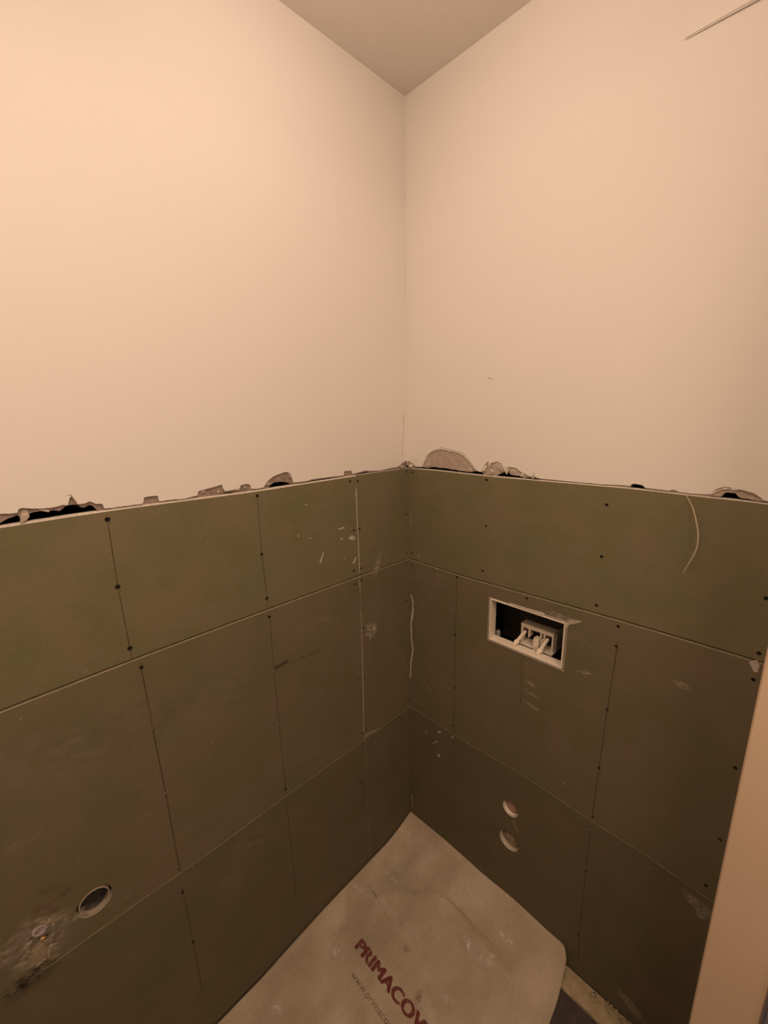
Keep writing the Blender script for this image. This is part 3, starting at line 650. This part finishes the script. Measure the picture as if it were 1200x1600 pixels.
bm = bmesh.new(); wbox(bm, 'R', uR+.001, uR+.004, zB-.004, zT-.002, NB-.07, NB-.010, .0008); link('side_plate', bm, 'grey_plastic', T0)
uc, zc = pb(838, 1000, NB+.006); bm = bmesh.new(); wbox(bm, 'R', uc-.007, uc+.009, zB-.010, zc+.007, NB-.008, NB+.012, .0015); wbox(bm, 'R', uc+.012, uc+.017, zB-.002, zc+.004, NB-.01, NB+.004, .001)
link('clip', bm, 'white_plastic', T0)
for (xa, ya), (xb, yb) in (((819.5, 988), (802.5, 1008)), ((854.5, 1001), (839, 1023))):
    A_ = W('R', *on('R', xa, ya, NB+.002), NB+.002); B_ = W('R', *on('R', xb, yb, -.012), -.012)
    lv_ = bpy.data.objects.new('lever', None)
    d = (B_-A_).normalized(); sd = d.cross(Vector((0, 0, 1))).normalized(); up = sd.cross(d)
    bm = bmesh.new()
    def obox(c0_, c1_, hw, hh, mi=0):
        vv = [bm.verts.new(c+sd*sx*hw+up*sy*hh) for c in (c0_, c1_) for sx, sy in ((-1, -1), (1, -1), (1, 1), (-1, 1))]
        for f in ((0, 1, 2, 3), (7, 6, 5, 4), (0, 4, 5, 1), (1, 5, 6, 2), (2, 6, 7, 3), (3, 7, 4, 0)): bm.faces.new([vv[i] for i in f]).material_index = mi
    obox(A_-d*.006, B_, .0042, .0030); obox(A_, B_-d*.006, .0010, .0042)
    obox(B_-d*.003-up*.006, B_+d*.002+up*.002, .0068, .0028); obox(B_-d*.018, B_-d*.010, .0076, .0022)
    bmesh.ops.bevel(bm, geom=bm.edges[:], offset=.0006, segments=1, affect='EDGES')
    L_ = link('lever', bm, 'white_plastic', T0)
    bm = bmesh.new(); c = A_-d*.005
    chunkb = (.0055, .006, .0055); bmesh.ops.create_uvsphere(bm, u_segments=12, v_segments=8, radius=.0062, matrix=Matrix.Translation(c+Vector((0, .004, .004))))
    link('pivot', bm, 'violet_plastic', L_, smooth=True)['label'] = 'dark violet pivot'

# pipe stubs in the right wall
def stub(u, z, r, label, rim, plug, nm, wall='R', rn=-.0055):
    o = empty(nm, W(wall, u, z, 0), label, 'pipe')
    bm = bmesh.new(); lathe(bm, wall, u, z, [(r, -.08), (r, rn-.0015), (r-.0008, rn), (r-.0022, rn), (r-.0030, rn-.0015), (r-.0030, -.075)], 36); link('pipe_rim', bm, rim, o, smooth=False)
    return o
o = stub(hU[0], hU[1], .0266, 'upper capped pipe stub with pinkish plug, above the larger one', 'pink_plastic', 'pink_plastic', 'flush_pipe')
o.children[0].data.materials[0] = MT['white_plastic']
bm = bmesh.new(); lathe(bm, 'R', hU[0]+.001, hU[1]+.001, [(.0195, -.03), (.0195, -.012), (.0175, -.010), (.0115, -.0085), (.0095, -.0105), (.006, -.0085), (0, -.008)], 30); link('plug', bm, 'pink_plastic', o, smooth=True)
bm = bmesh.new(); lathe(bm, 'R', hU[0], hU[1], [(.0226, -.022), (0, -.022)], 30); link('seal', bm, 'violet_plastic', o)
o = stub(hD[0], hD[1], .0341, 'larger lower capped drain pipe with tan plug in the right wall', 'tan_plastic', 'tan_plastic', 'drain_pipe')
o.children[0].data.materials[0] = MT['straw']
bm = bmesh.new(); lathe(bm, 'R', hD[0]+.001, hD[1]+.002, [(.0270, -.03), (.0270, -.013), (.0245, -.010), (.020, -.0112), (.018, -.0092), (.008, -.0082), (0, -.0085)], 30); wbox(bm, 'R', hD[0]-.014, hD[0]+.014, hD[1]-.001, hD[1]+.004, -.010, -.0060, .0008)
link('plug', bm, 'tan_plastic', o)
bm = bmesh.new(); lathe(bm, 'R', hD[0], hD[1], [(.0300, -.022), (0, -.022)], 30); link('seal', bm, 'dark_plastic', o)
# open pipe in the left wall
o = stub(holeP[0], holeP[1], .0285, 'round open waste pipe in the left wall, near its lower joint', 'pipe_beige', 'straw', 'waste_pipe', 'L', .0)
bm = bmesh.new(); lathe(bm, 'L', holeP[0], holeP[1], [(.0253, -.010), (.0240, -.0085), (.0225, -.012), (.020, -.020), (0, -.022)], 30); link('inner_shade_disc', bm, 'dark_plastic', o)  # dark disc put in to paint the shade inside the open pipe
chk = empty('wall_supply_fitting', W('L', holeF[0], holeF[1], 0), 'battered capped water fitting in a torn hole beside the waste pipe', 'fitting')
uf, zf = on('L', 62, 1453); bm = bmesh.new(); lathe(bm, 'L', uf, zf, [(.0135, -.03), (.0135, -.001), (.012, .002), (.009, .003), (.007, -.004), (0, -.005)], 9); link('cap', bm, 'lilac_plastic', chk)['label'] = 'pale lilac round cap'
uf, zf = on('L', 67, 1468); bm = bmesh.new(); lathe(bm, 'L', uf, zf, [(.006, -.03), (.006, .000), (.004, .002), (.003, -.004), (0, -.004)], 6); link('brass_nut', bm, 'brass', chk)['label'] = 'small brass nut'
uf, zf = on('L', 61, 1488); bm = bmesh.new(); wbox(bm, 'L', uf-.013, uf+.013, zf-.016, zf+.018, -.03, .004, .003); link('lower_block', bm, 'tan_plastic', chk)
simple('rim_plaster', (0.42, 0.36, 0.27), 0.95, (0.22, 0.17, 0.11), 160, 0.5)
bm = bmesh.new()
rim = onp('L', [(44, 1476), (47, 1456), (66, 1440), (79, 1438), (86, 1448), (80, 1470), (76, 1492), (62, 1506), (50, 1504), (44, 1490)])
for i in range(30):
    a = rim[(i*7) % 10]; b_ = rim[(i*7+1) % 10]; tt = random.random(); s = random.choice((.003, .004, .006, .011))
    chunk(bm, W('L', a[0]+(b_[0]-a[0])*tt, a[1]+(b_[1]-a[1])*tt, .0005), (.004, s, s), 9)
o = link('broken_plaster_rim', bm, 'rim_plaster', chk); o['kind'] = 'stuff'
# dark backing in that hole
bm = bmesh.new(); wbox(bm, 'L', holeF[0]-.04, holeF[0]+.04, holeF[1]-.05, holeF[1]+.05, -.045, -.030); link('back_box', bm, 'dark_plastic', chk)

# vent cover high on the right wall, standing a little off it
u0, z0 = 0.6745, 2.3065
V0 = empty('vent_cover', W('R', u0+.10, z0, 0), 'white square cover plate high on the right wall near the ceiling', 'cover')
bm = bmesh.new(); vv = []
for n_off, ins in ((0, .0), (1, .0)):
    for du, dz in ((0, 0), (.2, 0), (.2, .2), (0, .2)):
        nn = 0.0 if n_off == 0 else .0035+.0075*du/.2
        vv.append(bm.verts.new(W('R', u0+du, z0+dz, nn)))
for f in ((3, 2, 1, 0), (4, 5, 6, 7), (0, 1, 5, 4), (1, 2, 6, 5), (2, 3, 7, 6), (3, 0, 4, 7)): bm.faces.new([vv[i] for i in f])
bmesh.ops.bevel(bm, geom=[e for e in bm.edges], offset=.0018, segments=2, affect='EDGES')
link('front_plate', bm, 'paint', V0)
bm = bmesh.new(); wbox(bm, 'R', u0+.03, u0+.17, z0+.03, z0+.17, -.003, .003); link('back_box', bm, 'white_plastic', V0)

# curled fibre hanging from the board edge
pts = [(1072, 774, .001), (1077, 783, .004), (1083, 795, .009), (1088, 815, .014), (1091, 835, .018), (1089, 855, .020), (1082, 871, .020), (1074, 884, .018), (1067, 896, .014)]
bm = bmesh.new(); C_ = [W('R', *on('R', x, y, n), n) for x, y, n in pts]; fine = []
for i in range(len(C_)-1):
    p0, p1, p2, p3 = C_[max(i-1, 0)], C_[i], C_[i+1], C_[min(i+2, len(C_)-1)]
    for k in range(5):
        s = k/5; fine.append(.5*((2*p1)+(-p0+p2)*s+(2*p0-5*p1+4*p2-p3)*s*s+(-p0+3*p1-3*p2+p3)*s**3))
fine.append(C_[-1]); tube(bm, fine, [.0007+.0006*math.sin(math.pi*i/(len(fine)-1)) for i in range(len(fine))], 8)
o = link('hanging_strand', bm, 'straw', None, origin=C_[0], smooth=True); setp(o, 'thin pale curved strand hanging over the top edge of the right wall boards', 'strand')
